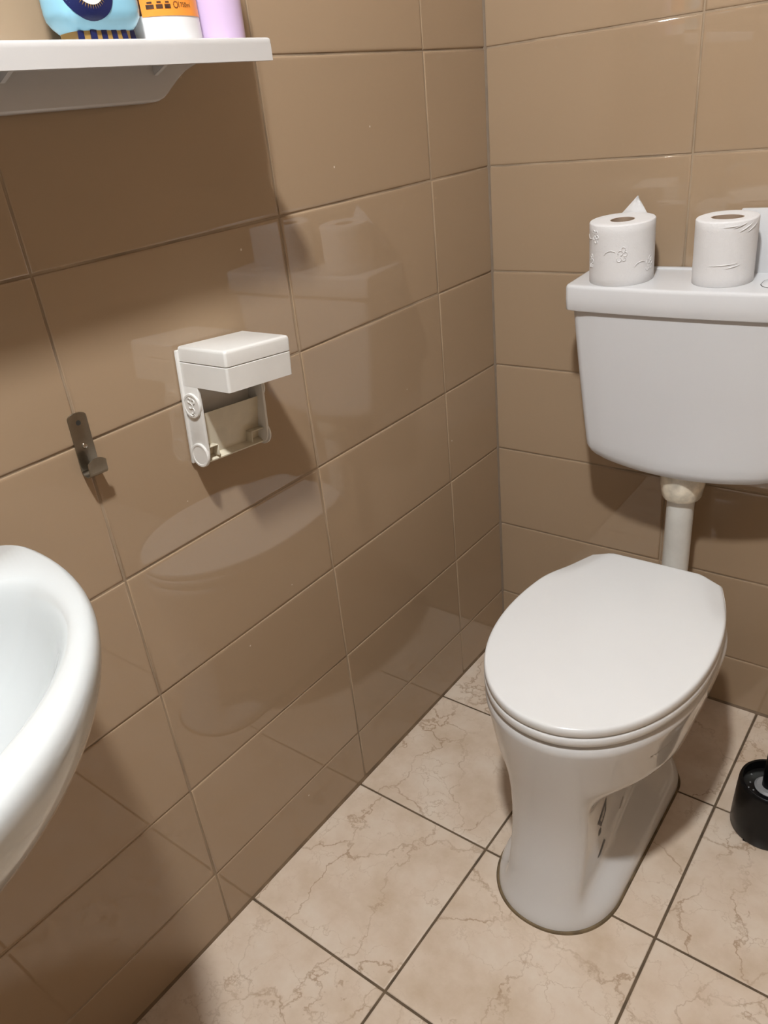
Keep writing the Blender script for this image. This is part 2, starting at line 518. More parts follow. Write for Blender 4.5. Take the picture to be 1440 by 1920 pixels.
# seat ring: open in the middle
bm = bmesh.new()
prof = [(-.0035, .4100), (-.0008, .4120), (.0006, .4170), (.0004, .4230), (-.0012, .4268), (-.0045, .4285)]
rings = [ringz(egg(g), z) for g, z in prof]
inner = scaled(egg(), .64)
rings += [ringz(inner, .4280), ringz(scaled(egg(), .62), .423), ringz(scaled(egg(), .62), .415), ringz(inner, .4100)]
add_rings(bm, rings, False, False)
n = len(rings[0])
bm.verts.ensure_lookup_table()
a = [bm.verts[i] for i in range(n)]; b = [bm.verts[(len(rings) - 1) * n + i] for i in range(n)]
for i in range(n): bm.faces.new((a[(i + 1) % n], a[i], b[i], b[(i + 1) % n]))
for v in bm.verts: v.co -= TO
obj('seat', bm, MAT['lid'], toilet)
# lid: slightly crowned, two sloping facets at the hinge corners
bm = bmesh.new()
def lid_z(x, y, z):
    d = (abs(x) - .0835) * .932 + (y + .196) * .361              # beyond the corner crease
    d = .5 * (d + math.sqrt(d * d + .0000004)) - .00015
    z -= max(0.0, d) * 0.32 * sstep(-.350, -.250, y)
    r = (x / .175) ** 2 + ((y + .43) / .25) ** 2
    return z - .0010 * min(r, 1.2)
prof = [(-.0045, .4292), (-.0012, .4300), (0, .4325), (0, .4395), (-.0006, .4425), (-.0018, .4445), (-.0036, .4456), (-.0065, .4460), (-.0095, .4460)]
rings = []
for g, z in prof:
    rings.append([(AX + x, y, max(z - .020, lerp(z, lid_z(x, y, z), sstep(.4300, .4390, z)))) for x, y in egg(g)])
last = egg(-.0095)
for k in (.95, .90, .85, .80, .75, .70, .65, .60, .55, .5, .43, .34, .25, .16, .08):
    rings.append([(AX + x, y, lid_z(x, y, .4460)) for x, y in scaled(last, k)])
add_rings(bm, rings)
for v in bm.verts: v.co -= TO
lid = obj('lid', bm, MAT['lid'], toilet, angle=40)
for sx in (-1, 1):
    bm = bmesh.new()
    add_tube(bm, [(sx * .075 - .018, 0.258, .421), (sx * .075 + .018, 0.258, .421)], .0105)
    add_lathe(bm, [(.011, .4085), (.011, .416)], sx * .075, 0.258, 20)
    obj('hinge', bm, MAT['lid'], toilet)
# brown sealant line where the foot meets the floor
bm = bmesh.new()
ro, ri = section(0.0, .0035, recess=False), section(0.0, -.002, recess=False)
rings = [[(x, y, .0) for x, y, z in ro], [(x, y, .0032) for x, y, z in section(0.0, .002, recess=False)], [(x, y, .0045) for x, y, z in ri]]
add_rings(bm, rings, False, False)
for v in bm.verts: v.co -= TO
obj('sealant', bm, MAT['seal'], toilet)
# dark printed marks fired into the side of the foot; each lies on the ceramic
def on_side(y, z):
    h = bvh.ray_cast(Vector((0.5, y - TO.y, z)), Vector((-1, 0, 0)))
    return h[0] + h[1] * 0.0005
def decal(name, polys, mat, label=None):
    bm = bmesh.new()
    for poly in polys:
        # subdivide by fanning around the middle so the mark hugs the surface
        cy = sum(p[0] for p in poly) / len(poly); cz = sum(p[1] for p in poly) / len(poly)
        dense = []
        for i in range(len(poly)):
            y0, z0 = poly[i]; y1, z1 = poly[(i + 1) % len(poly)]
            for k in range(6): dense.append((lerp(y0, y1, k / 6), lerp(z0, z1, k / 6)))
        prev = None
        for s in (1, .75, .5, .25):
            vs = [bm.verts.new(on_side(cy + (y - cy) * s, cz + (z - cz) * s)) for y, z in dense]
            if prev:
                for i in range(len(vs)):
                    bm.faces.new((prev[i], prev[(i + 1) % len(vs)], vs[(i + 1) % len(vs)], vs[i]))
            prev = vs
        bm.faces.new(prev)
    o = obj(name, bm, mat, toilet)
    if label: o['label'] = label
    return o
def rect(y, z, w, h, sk=0.0):
    return [(y - w/2 - sk, z - h/2), (y + w/2 - sk, z - h/2), (y + w/2 + sk, z + h/2), (y - w/2 + sk, z + h/2)]
decal('printed_mark', [[(-.6035, .180), (-.588, .160), (-.5685, .180), (-.5690, .212)]], MAT['print'], 'dark diamond print')
decal('printed_mark', [[(-.593, .180), (-.586, .169), (-.5755, .181), (-.5765, .196)]], MAT['printpale'])
decal('printed_mark', [rect(-.592, .151, .009, .013)], MAT['print'])
decal('printed_mark', [[(-.597, .089), (-.585, .086), (-.563, .100), (-.570, .110)]], MAT['print'], 'dark slanting print')
decal('printed_mark', [[(-.494, .107), (-.486, .103), (-.470, .114), (-.474, .121)]], MAT['printpale'])
for k, (w, h) in enumerate(((.005, .006), (.004, .003), (.006, .004), (.003, .005), (.006, .003), (.004, .004), (.005, .003))):
    decal('printed_mark', [rect(-.580 + k * .0072, .3490 + k * .0003, w, h * .55)], MAT['printpale'])

# flush pipe with its nut, from cistern down to the bowl
bm = bmesh.new()
pipe = thing('flush_pipe', 'white plastic flush pipe between cistern and toilet bowl', 'pipe', (AX, -.075, .34))
pts = [(0, 0, .240), (0, 0, .20), (0, 0, .10), (0, 0, .03), (0, -.004, .012), (0, -.014, .0), (0, -.03, -.008), (0, -.075, -.010)]
add_tube(bm, pts, .0255, 32)
obj('pipe', bm, MAT['pipe'], pipe)
bm = bmesh.new()
prof = [(.029, .188), (.034, .190), (.0365, .195), (.0385, .208), (.0410, .222), (.0410, .2480)]
add_lathe(bm, prof, 0, 0, 48, wob=lambda a, z: 1 + (.012 * (1 if math.sin(a * 8) > .55 else 0)))
obj('nut', bm, MAT['nut'], pipe)['label'] = 'stained yellowish plastic nut'

# ------------------------------------------------------------------ cistern
TD = 0.145
cist = thing('cistern', 'white plastic cistern mounted on tiled wall above the toilet', 'cistern', (0.447, 0, 0.59))
CO = Vector((0.447, 0, 0.59))
def tank_ring(z, grow=0.0, hw=None, d=None, n=24, rad=.018):
    """plan outline: flat back on the wall, gently bowed front, round corners"""
    hw = (hw if hw is not None else 0) + grow
    d = d + grow
    r = rad
    out = []
    def front(x): return -(d - .012 * (abs(x) / hw) ** 2.2)
    out.append((hw, -.003)); 
    out.append((hw, -(d * .45)))
    for i in range(9):
        t = i / 8 * PI / 2
        out.append((hw - r + r * math.cos(t), front(hw) + r - r * math.sin(t)))
    for i in range(1, n):
        x = (hw - r) * (1 - 2 * i / n)
        out.append((x, front(x)))
    for i in range(9):
        t = PI / 2 + i / 8 * PI / 2
        out.append((-hw + r + r * math.cos(t), front(hw) + r - r * math.sin(t)))
    out.append((-hw, -(d * .45)))
    out.append((-hw, -.003))
    return out
bm = bmesh.new()
rings = []
Z = [.8985, .88, .85, .82, .79, .76, .73, .70, .67, .645, .628, .618, .613, .6105]
for i, z in enumerate(Z):
    t = (.8985 - z) / .29
    hw = lerp(.2115, .1790, t ** 1.15)
    d = TD - .004 - .006 * t
    g = 0
    if z < .63:
        g = -.010 * ((.63 - z) / .02) ** 2
    ring = []
    for x, y in tank_ring(z, g, hw, d):
        sag = .0215 * (1 - (x / hw) ** 2) * sstep(.78, .62, z) if False else .0215 * max(0.0, 1 - (x / hw) ** 2) * (sstep(0, 1, t))
        ring.append((x, y, z - sag - CO.z))
    rings.append(ring)
add_rings(bm, rings)
obj('tank', bm, MAT['tank'], cist, angle=50)
bm = bmesh.new()
rings = []
def lidz(y, top):
    return top + (-y - .07) * -.055
for g, z in ((-.004, .8925), (-.001, .8915), (.0, .8935), (.0005, .912), (.0003, .9335), (-.0004, .9368), (-.0018, .9388), (-.0042, .9398), (-.0075, .9400)):
    ring = []
    for x, y in tank_ring(z, g, .2205, TD + .003, rad=.011):
        zz = z + (lidz(y, z) - z) * sstep(.915, .935, z)
        ring.append((x, y, zz - CO.z))
    rings.append(ring)
add_rings(bm, rings)
tl = obj('tank_lid', bm, MAT['tank_lid'], cist, angle=50)
# upstand along the rear edge, against the wall
bm = bmesh.new()
add_box(bm, (-.2195, -.016, .9400 - CO.z), (.2195, -.003, .9455 - CO.z), .0025)
obj('rear_lip', bm, MAT['tank_lid'], cist)
# flush button, its rounded outline just inside the frame
bm = bmesh.new()
def rrect(cx, cy, w, h, r, n=8):
    out = []
    for qx, qy, a0 in ((1, 1, 0), (-1, 1, 90), (-1, -1, 180), (1, -1, 270)):
        for i in range(n + 1):
            t = math.radians(a0 + 90 * i / n)
            out.append((cx + qx * (w / 2 - r) + r * math.cos(t), cy + qy * (h / 2 - r) + r * math.sin(t)))
    return out
def btn(cx, cy, z0, z1, w, h, r, name, mat):
    bm = bmesh.new()
    add_rings(bm, [[(x, y, lidz(y, .9398) - CO.z + z0) for x, y in rrect(cx, cy, w, h, r)],
                   [(x, y, lidz(y, .9398) - CO.z + z1 - .0008) for x, y in rrect(cx, cy, w, h, r)],
                   [(x, y, lidz(y, .9398) - CO.z + z1) for x, y in rrect(cx, cy, w - .002, h - .002, r)]])
    return obj(name, bm, mat, cist)
btn(.143, -.083, -.003, .0006, .094, .066, .026, 'button_seam', MAT['hole'])
btn(.143, -.083, -.003, .0016, .0905, .0625, .0245, 'flush_button', MAT['tank_lid'])

# ------------------------------------------------------------------ toilet rolls on the cistern
def roll(name, label, cx, cy, r, h, z, lean=0.0, core=.020, csx=1.0, csy=1.0, loose=0.0):
    t = thing(name, label, 'toilet roll', (cx, cy, z), 'toilet rolls on the cistern')
    t.rotation_euler = (.055, lean, 0)                 # the cistern lid slopes a little to the front
    bm = bmesh.new()
    n = 72
    def wob(a, zz): return 1 + loose * (math.sin(a * 3 + zz * 20) * .4 + math.sin(a * 7 + zz * 45) * .25) * (zz / h) + .004 * math.sin(a * 2 + 1)
    def ringr(rr, zz, sx=1, sy=1, w=True):
        return [(rr * sx * math.cos(2*PI*i/n) * (wob(2*PI*i/n, zz) if w else 1), rr * sy * math.sin(2*PI*i/n) * (wob(2*PI*i/n, zz) if w else 1), zz) for i in range(n)]
    rings = [ringr(core * 1.02, .0, csx, csy, False), ringr(r - .0004, .0), ringr(r, .0005)]
    for k in range(1, 9): rings.append(ringr(r, .002 + (h - .0045) * k / 8))
    rings += [ringr(r - .0012, h - .0007), ringr(r - .003, h), ringr(lerp(r, core, .5), h - .0006), ringr(core * 1.02, h - .0012, csx, csy, False)]
    add_rings(bm, rings, False, False)
    obj('paper', bm, MAT['paper'], t)
    bm = bmesh.new()
    add_rings(bm, [ringr(core * 1.03, .0005, csx, csy, False), ringr(core * 1.03, h - .0012, csx, csy, False), ringr(core * .95, h - .0014, csx, csy, False), ringr(core * .95, .0005, csx, csy, False)], False, False)
    obj('core', bm, MAT['card'], t)['label'] = 'brown cardboard tube'
    return t
r1 = roll('toilet_roll', 'left toilet roll on cistern, with a loose pointed end sticking up', .3105, -.083, .0545, .1010, .9394)
r2 = roll('toilet_roll', 'right toilet roll on cistern, creased at the top, before a white panel', .4800, -.0765, .0472, .1010, .9398, .0, .0215, 1.15, .8, loose=.012)
# loose end of the left roll: folded strip leaning back to the wall
bm = bmesh.new()
strip = []
A0, A1 = Vector((-.052, .018, .052)), Vector((-.052, .052, .052))
path = [(-.010, .057, .070), (-.010, .060, .090), (-.012, .062, .105), (-.020, .064, .109), (-.034, .066, .098), (-.048, .069, .080), (-.060, .071, .062), (-.068, .072, .050)]
W = Vector((.034, .0, .022))
prev = None
pts_a = []
for i, p in enumerate(path):
    p = Vector(p)
tri = [(-.034, .050, .088), (.028, .050, .088), (.006, .046, .126), (.001, .048, .1275), (-.003, .050, .126)]
# front flap: a triangle, then the strip hanging from its left edge towards the wall
fl = [Vector(p) for p in ((-.040, .055, .082), (.030, .055, .082), (.004, .056, .1275))]
def sheet(bm, grid, th=.0007):
    R_, C_ = len(grid), len(grid[0])
    nrm = Vector((0, 1, 0))
    V1 = [[bm.verts.new(p) for p in row] for row in grid]
    V2 = [[bm.verts.new(p + nrm * th) for p in row] for row in grid]
    for i in range(R_ - 1):
        for j in range(C_ - 1):
            bm.faces.new((V1[i][j], V1[i+1][j], V1[i+1][j+1], V1[i][j+1]))
            bm.faces.new((V2[i][j], V2[i][j+1], V2[i+1][j+1], V2[i+1][j]))
    for i in range(R_ - 1):
        bm.faces.new((V1[i][0], V2[i][0], V2[i+1][0], V1[i+1][0]))
        bm.faces.new((V1[i][-1], V1[i+1][-1], V2[i+1][-1], V2[i][-1]))
    for j in range(C_ - 1):
        bm.faces.new((V1[0][j], V1[0][j+1], V2[0][j+1], V2[0][j]))
        bm.faces.new((V1[-1][j], V2[-1][j], V2[-1][j+1], V1[-1][j+1]))
grid = []
for i in range(9):
    t = i / 8
    a = fl[0].lerp(fl[2], t); b = fl[1].lerp(fl[2], t * .97)
    row = []
    for j in range(7):
        p = a.lerp(b, j / 6)
        p.y += .0025 * math.sin(j * 1.1 + i * .4)
        row.append(p)
    grid.append(row)
sheet(bm, grid)
grid = []
for i in range(13):
    t = i / 12
    q = Vector((.002, .058, .1255)).lerp(Vector((-.060, .070, .036)), t)
    e = Vector((-.012, .004, -.030)).lerp(Vector((.014, .004, -.010)), t)
    q.y += .004 * math.sin(t * PI)
    grid.append([q, q + e * .5, q + e])
sheet(bm, grid, .0007)
obj('loose_end', bm, MAT['paper'], r1)['label'] = 'pointed loose paper end'
# embossed leaf sprigs on the left roll: fine raised strokes
bm = bmesh.new()
def emb(cx_, cz_, strokes, r=.0545):
    for st in strokes:
        pts = []
        for k in range(len(st)):
            a = cx_ + st[k][0] / r
            pts.append(((r + .0002) * math.cos(a), (r + .0002) * math.sin(a), cz_ + st[k][1]))
        add_tube(bm, pts, .0008, 6)
def arc(cx, cz, r, a0, a1, n=8):
    return [(cx + r * math.cos(math.radians(lerp(a0, a1, i / n))), cz + r * math.sin(math.radians(lerp(a0, a1, i / n)))) for i in range(n + 1)]
sprig = [arc(-.012, -.006, .014, 150, 60), arc(.004, .004, .004, 200, -80), arc(.009, .010, .0035, 220, -60), arc(.012, .002, .0035, 140, -140), arc(.002, -.006, .004, 60, -200), arc(.010, -.006, .003, 100, -170)]
emb(math.radians(-75), .052, sprig)
emb(math.radians(-128), .083, [[(x * .9, -z * .9) for x, z in s] for s in sprig])
emb(math.radians(-140), .038, [[(x * .8, z) for x, z in s] for s in sprig[1:]])
emb(math.radians(-20), .030, sprig)
obj('embossing', bm, MAT['paper'], r1)
# crease folds at the top of the right roll
for a0, a1, z0, z1 in ((-62, -38, .0905, .0965), (-50, -24, .0845, .0945), (-80, -40, .0925, .095), (-34, -8, .0825, .0935), (-100, -50, .034, .037), (-70, -46, .030, .034)):
    bm = bmesh.new()
    pts = []
    for i in range(9):
        a = math.radians(lerp(a0, a1, i / 8)); zz = lerp(z0, z1, i / 8)
        pts.append((.0474 * math.cos(a), .0474 * math.sin(a), zz))
    add_tube(bm, pts, [.0003 + .0006 * math.sin(PI * i / 8) for i in range(9)], 6)
    obj('crease', bm, MAT['paper'], r2)
# white panel standing at the back of the cistern
pn = thing('panel', 'plain white upright panel standing on cistern behind the right toilet roll', 'panel', (.578, -.0215, .9405))
bm = bmesh.new(); add_box(bm, (-.092, -.006, -.0015), (.092, .004, .1030), .002)
obj('board', bm, MAT['tank_lid'], pn)

# ------------------------------------------------------------------ wash basin
bas = thing('wash_basin', 'white ceramic wash basin with rounded rim on the left wall', 'basin', (0.0, -1.46, .88))
def bring(grow, z, n=120, kx=1.0, ky=1.0, cxx=.098, clip=0.003):
    a, b = (.334 + grow) * kx, (.322 + grow) * ky
    out = []
    for i in range(n):
        t = 2 * PI * i / n
        c, s = math.cos(t), math.sin(t)
        e = 2.0
        x = cxx + a * math.copysign(abs(c) ** (2 / e), c) if c >= 0 else cxx + (cxx - clip * 1.0) * -abs(c) ** (2 / 3.2)
        y = b * math.copysign(abs(s) ** (2 / e), s)
        out.append((x, y, z))
    return out
def iring(k, z, cx=.168, n=120, ax=.222, by=.284):
    out = []
    for i in range(n):
        t = 2 * PI * i / n
        c, s = math.cos(t), math.sin(t)
        e = 2.0
        out.append((cx + (ax if c >= 0 else .098) * k * math.copysign(abs(c) ** (2 / e), c), by * k * math.copysign(abs(s) ** (2 / e), s), z))
    return out
bm = bmesh.new()
rings = []
for q in range(18, 0, -1):
    t = q / 18
    rings.append(bring(-.165 * t ** 1.85, -.013 - .177 * t))
rings += [bring(0.0, -.013), bring(-.0015, -.007), bring(-.0045, -.0025), bring(-.009, 0.0)]
rings += [iring(1.012, .0), iring(.995, -.0015), iring(.978, -.005), iring(.960, -.011), iring(.938, -.021), iring(.91, -.036), iring(.87, -.056), iring(.79, -.083),
          iring(.66, -.108), iring(.46, -.122), iring(.25, -.129), iring(.10, -.132)]
add_rings(bm, rings)
obj('bowl', bm, MAT['basin'], bas, angle=70)
bm = bmesh.new(); add_lathe(bm, [(.021, -.1325), (.021, -.1285), (.017, -.1275), (.012, -.130)], .168, 0, 32)
obj('drain', bm, MAT['screw'], bas)
bm = bmesh.new()
add_tube(bm, [(.040, 0, .001), (.040, 0, .06), (.046, 0, .085), (.075, 0, .105), (.105, 0, .105), (.135, 0, .095)], [.02, .018, .016, .014, .012, .011], 20)
add_box(bm, (.026, -.008, .095), (.066, .008, .118), .004)
obj('tap', bm, MAT['screw'], bas)

# ------------------------------------------------------------------ shelf and bottles
SZ = 1.3325
SR = -.7010
sh = thing('wall_shelf', 'white wall shelf carrying bottles, with curved bracket underneath', 'shelf', (0, -.95, SZ))
bm = bmesh.new()
def shelf_outline(g):
    r = .005 - g * .5
    x1, y0, y1 = .130 - g, -1.30 + g, SR - g
    out = [(.003, y0), (x1 - r, y0)]
    for i in range(1, 7):
        t = -PI / 2 + i / 6 * PI / 2
        out.append((x1 - r + r * math.cos(t), y0 + r + r * math.sin(t)))
    for i in range(0, 7):
        t = i / 6 * PI / 2
        out.append((x1 - r + r * math.cos(t), y1 - r + r * math.sin(t)))
    out.append((.003, y1))
    return out
rings = []
for g, z in ((0, -.0062), (0, -.0024), (.0008, -.0007), (.0026, .0)):
    rings.append([(x, y + .95, z) for x, y in shelf_outline(g)])
add_rings(bm, rings)
add_box(bm, (.1225, -1.29 + .95, -.0226), (.1300, SR - .0030 + .95, -.0062))
obj('shelf_board', bm, MAT['shelf'], sh)
bm = bmesh.new()
# bracket: an apron whose ends sweep up in a concave curve
prof = [(-.700, -.0068), (-.715, -.0105), (-.734, -.0155), (-.750, -.0215), (-.763, -.0292), (-.773, -.0362), (-.7815, -.0425), (-.789, -.0472), (-.797, -.0497), (-.803, -.0502)]
left = [(-1.95 - y, z) for y, z in prof]
outl = prof + [(-1.0, -.0506)] + left[::-1]
rings = []
for x, dz in ((.004, 0), (.026, 0), (.029, .0006), (.0305, .0022)):
    rings.append([(x, y + .95, min(-.0062, z + dz)) for y, z in outl])
add_rings(bm, rings)
obj('bracket', bm, MAT['shelf'], sh)
for yy in (-.985, -.795):
    bm = bmesh.new()
    add_prism(bm, [(.0295, -.0064), (.060, -.0064), (.058, -.014), (.0295, -.0245)], 1, yy - .003 + .95, yy + .003 + .95, .0008)
    obj('rib', bm, MAT['shelf'], sh)

# blue bottle
bb = thing('soap_bottle', 'pale blue soap bottle with navy eye emblem and striped foot', 'bottle', (.066, -.888, SZ))
bm = bmesh.new()
def sq(hx, hy, z, r=.35, n=64):
    out = []
    e = 3.2
    for i in range(n):
        t = 2 * PI * i / n
        c, s = math.cos(t), math.sin(t)
        out.append((hx * math.copysign(abs(c) ** (2 / e), c), hy * math.copysign(abs(s) ** (2 / e), s), z))
    return out
add_rings(bm, [sq(.022, .0355, .0120), sq(.0235, .0370, .0130), sq(.0275, .0420, .0180), sq(.0305, .0460, .0240), sq(.0315, .0470, .030), sq(.0320, .0468, .05), sq(.0320, .0465, .12),
               sq(.030, .043, .138), sq(.022, .034, .150), sq(.013, .013, .155), sq(.013, .013, .170)])
blue = obj('bottle_body', bm, MAT['blue'], bb, angle=50)
bm = bmesh.new()
add_rings(bm, [sq(.0225, .0345, .0), sq(.0225, .0365, .0130)])
ft = obj('bottle_foot', bm, MAT['gold'], bb); ft['label'] = 'gold foot with navy stripes'
bvb = BVHTree.FromPolygons([v.co.copy() for v in blue.data.vertices], [list(p.vertices) for p in blue.data.polygons])
def wrap(bv, y, z, off):
    h = bv.ray_cast(Vector((.3, y, z)), Vector((-1, 0, 0)))
    return Vector((h[0].x + off, h[0].y, h[0].z))
bm = bmesh.new()
for k in range(6):
    y = -.0325 + k * .0125
    x0 = .0231
    add_prism(bm, [(y - .0032, .0002), (y + .0032, .0002), (y + .0032 - .0006 * k + .001, .0126), (y - .0032 - .0006 * k + .001, .0126)], 0, x0 - .006, x0 - .0003 - .0040 * max(0, (abs(y) - .024) / .008))
obj('stripes', bm, MAT['navy'], ft)
def disc(name, bv, cy, cz, ry, rz, off, mat, par, r0=0.0, n=40):
    bm = bmesh.new(); prev = None
    for k in (1.0, .8, .6, .4, .2):
        if k * 1.0 < r0 - 1e-6: break
        vs = [bm.verts.new(wrap(bv, cy + ry * k * math.cos(2*PI*i/n), cz + rz * k * math.sin(2*PI*i/n), off)) for i in range(n)]
        if prev:
            for i in range(n): bm.faces.new((prev[i], prev[(i+1)%n], vs[(i+1)%n], vs[i]))
        prev = vs
    bm.faces.new(prev)
    return obj(name, bm, mat, par)
em = disc('eye_emblem', bvb, -.0200, .0425, .0245, .0235, .0006, MAT['navy'], blue)
bm = bmesh.new()
for i in range(40):                                       # gold rays round the white of the eye
    a = 2 * PI * i / 40
    for r0_, r1_ in ((.0140, .0188),):
        p0 = wrap(bvb, -.0200 + r0_ * math.cos(a - .04), .0468 + r0_ * math.sin(a - .04), .0009); p1 = wrap(bvb, -.0200 + r0_ * math.cos(a + .04), .0468 + r0_ * math.sin(a + .04), .0009)
        p2 = wrap(bvb, -.0200 + r1_ * math.cos(a), .0468 + r1_ * math.sin(a), .0009)
        bm.faces.new([bm.verts.new(p) for p in (p0, p1, p2)])
obj('gold_rays', bm, MAT['gold'], blue)
disc('eye_white', bvb, -.0200, .0468, .0148, .0148, .0012, MAT['eyewhite'], blue)
disc('eye_pupil', bvb, -.0200, .0500, .0080, .0075, .0016, MAT['navy'], blue)
bm = bmesh.new(); add_lathe(bm, [(.016, .165), (.016, .185), (.006, .187), (.006, .205)], 0, 0, 28); add_box(bm, (-.006, -.008, .200), (.045, .008, .212), .003)
obj('pump', bm, MAT['white'], bb)

# white bottle with orange label
ob = thing('lotion_bottle', 'white bottle with orange 750ml label on the shelf', 'bottle', (.062, -.7945, SZ))
bm = bmesh.new()
def ov(hx, hy, z, n=72):
    return [(hx * math.cos(2*PI*i/n), hy * math.sin(2*PI*i/n), z) for i in range(n)]
add_rings(bm, [ov(.028, .042, 0), ov(.0295, .0435, .0015), ov(.030, .044, .004), ov(.029, .043, .05), ov(.028, .042, .16), ov(.022, .034, .178), ov(.012, .014, .186), ov(.012, .014, .20)])
ww = obj('bottle_body', bm, MAT['white'], ob, angle=50)
bvw = BVHTree.FromPolygons([v.co.copy() for v in ww.data.vertices], [list(p.vertices) for p in ww.data.polygons])
bm = bmesh.new()
G = []
for i in range(25):
    row = []
    for j in range(2):
        y = lerp(-.0393, .0400, i / 24); z = (.0252, .125)[j]
        row.append(bm.verts.new(wrap(bvw, y, z, .0006)))
    G.append(row)
for i in range(24): bm.faces.new((G[i][0], G[i+1][0], G[i+1][1], G[i][1]))
lab = obj('label', bm, MAT['orange'], ww, recalc=True); lab['label'] = 'orange printed label'
bm = bmesh.new()                                          # dark picture strip on the left of the label
G = []
for i in range(7):
    y0 = lerp(-.0414, -.0393, i / 6)
    G.append([bm.verts.new(wrap(bvw, y0, .0265, .0006)), bm.verts.new(wrap(bvw, y0, .125, .0006))])
for i in range(6): bm.faces.new((G[i][0], G[i+1][0], G[i+1][1], G[i][1]))
obj('picture_strip', bm, MAT['brownprint'], ww)
def patch(bm, y, z, w, h, off=.001, bv=None):
    vs = [bm.verts.new(wrap(bv or bvw, y + a * w / 2, z + b * h / 2, off)) for a, b in ((-1, -1), (0, -1), (1, -1), (1, 1), (0, 1), (-1, 1))]
    bm.faces.new(vs)
bm = bmesh.new()
for k in range(3):
    patch(bm, -.0325 + k * .0086, .0336, .0066, .0038)
    patch(bm, -.0325 + k * .0086, .0373, .0042, .0016)
patch(bm, .0080, .0405, .016, .0012); patch(bm, -.020, .0425, .028, .0011); patch(bm, .0100, .0480, .040, .0011)
# little open jar symbol
for a in range(12):
    t = 2 * PI * a / 12
    patch(bm, -.0055 + .0026 * math.cos(t), .0348 + .0028 * math.sin(t), .0011, .0009)
patch(bm, -.0015, .0350, .0008, .0052)
obj('label_icons', bm, MAT['brownprint'], ww)
# the words 750ml, laid along the curve of the label
fc = bpy.data.curves.new('volume_text', 'FONT'); fc.body = '750ml'; fc.size = .0062; fc.align_x = 'CENTER'
to = bpy.data.objects.new('volume_text', fc); C.objects.link(to)
dg = bpy.context.evaluated_depsgraph_get()
tm = bpy.data.meshes.new_from_object(to.evaluated_get(dg))
bpy.data.objects.remove(to)
for v in tm.vertices:
    y = .0078 + v.co.x; z = .0328 + v.co.y
    v.co = wrap(bvw, y, z, .0011)
tm.materials.clear(); tm.materials.append(MAT['brownprint'])
to = bpy.data.objects.new('volume_text', tm); C.objects.link(to); to.parent = ww
bm = bmesh.new(); add_lathe(bm, [(.016, .190), (.017, .192), (.017, .215), (.015, .218)], 0, 0, 32)
obj('cap', bm, MAT['white'], ob)

# lavender bottle
lv = thing('shampoo_bottle', 'plain lavender bottle at the right end of the shelf', 'bottle', (.062, -.7140, SZ))
bm = bmesh.new()
add_rings(bm, [ov(.0245, .028, 0), ov(.0262, .0298, .002), ov(.0265, .0302, .005), ov(.0270, .0310, .06), ov(.027, .031, .15), ov(.022, .026, .170), ov(.012, .012, .178), ov(.012, .012, .19)])
obj('bottle_body', bm, MAT['lavender'], lv, angle=50)
bm = bmesh.new(); add_lathe(bm, [(.017, .184), (.018, .186), (.018, .212), (.016, .214)], 0, 0, 32)
obj('cap', bm, MAT['white'], lv)

# ------------------------------------------------------------------ paper holder on the left wall
TILT = math.radians(5.0)
ph = thing('toilet_paper_holder', 'empty white plastic toilet paper holder with lidded box on tiled wall', 'paper holder', (0, -.838, .9975))
# local frame: x out of the wall, y along the wall towards the corner, z up; turned slightly on its screw
ph.rotation_euler = (-TILT, 0, 0)
bm = bmesh.new()
add_box(bm, (.001, .0, -.158), (.006, .1300, .0), .0015)
obj('back_plate', bm, MAT['holder'], ph)
bm = bmesh.new()                                          # hollow box of the holder, open below
DX = .098
ol = [(.004, .004), (DX, .004), (DX, .1215), (.004, .1215)]
def rbox(x0, x1, y0, y1, r, n=5):
    out = [(x0, y0)]
    for i in range(n + 1):
        t = -PI / 2 + i / n * PI / 2
        out.append((x1 - r + r * math.cos(t), y0 + r + r * math.sin(t)))
    for i in range(n + 1):
        t = i / n * PI / 2
        out.append((x1 - r + r * math.cos(t), y1 - r + r * math.sin(t)))
    out.append((x0, y1))
    return out
rings = [[(x, y, z) for x, y in rbox(.004, DX - g, .0035 + g, .1215 - g, .004)] for g, z in ((.002, -.0470), (.0, -.0475), (.0, -.0165), (.0008, -.0158))]
rings = [[(x, y, z) for x, y in rbox(.004, DX - .0025, .006, .119, .003)] for z in (-.020, -.0470)] + rings[1:]
add_rings(bm, rings, True, True)
# the left cheek runs down into the arm
obj('box', bm, MAT['holder'], ph)
bm = bmesh.new()
rings = []
for g, z in ((.0008, -.0150), (.0, -.0142), (.0, .0012), (.0005, .0036), (.0016, .0052), (.0040, .0060)):
    rings.append([(x, y, z + (.0 if x > .05 else .0)) for x, y in rbox(.006 + g, DX - g, .0035 + g, .1215 - g, .004)])
add_rings(bm, rings)
obj('box_lid', bm, MAT['holder'], ph)
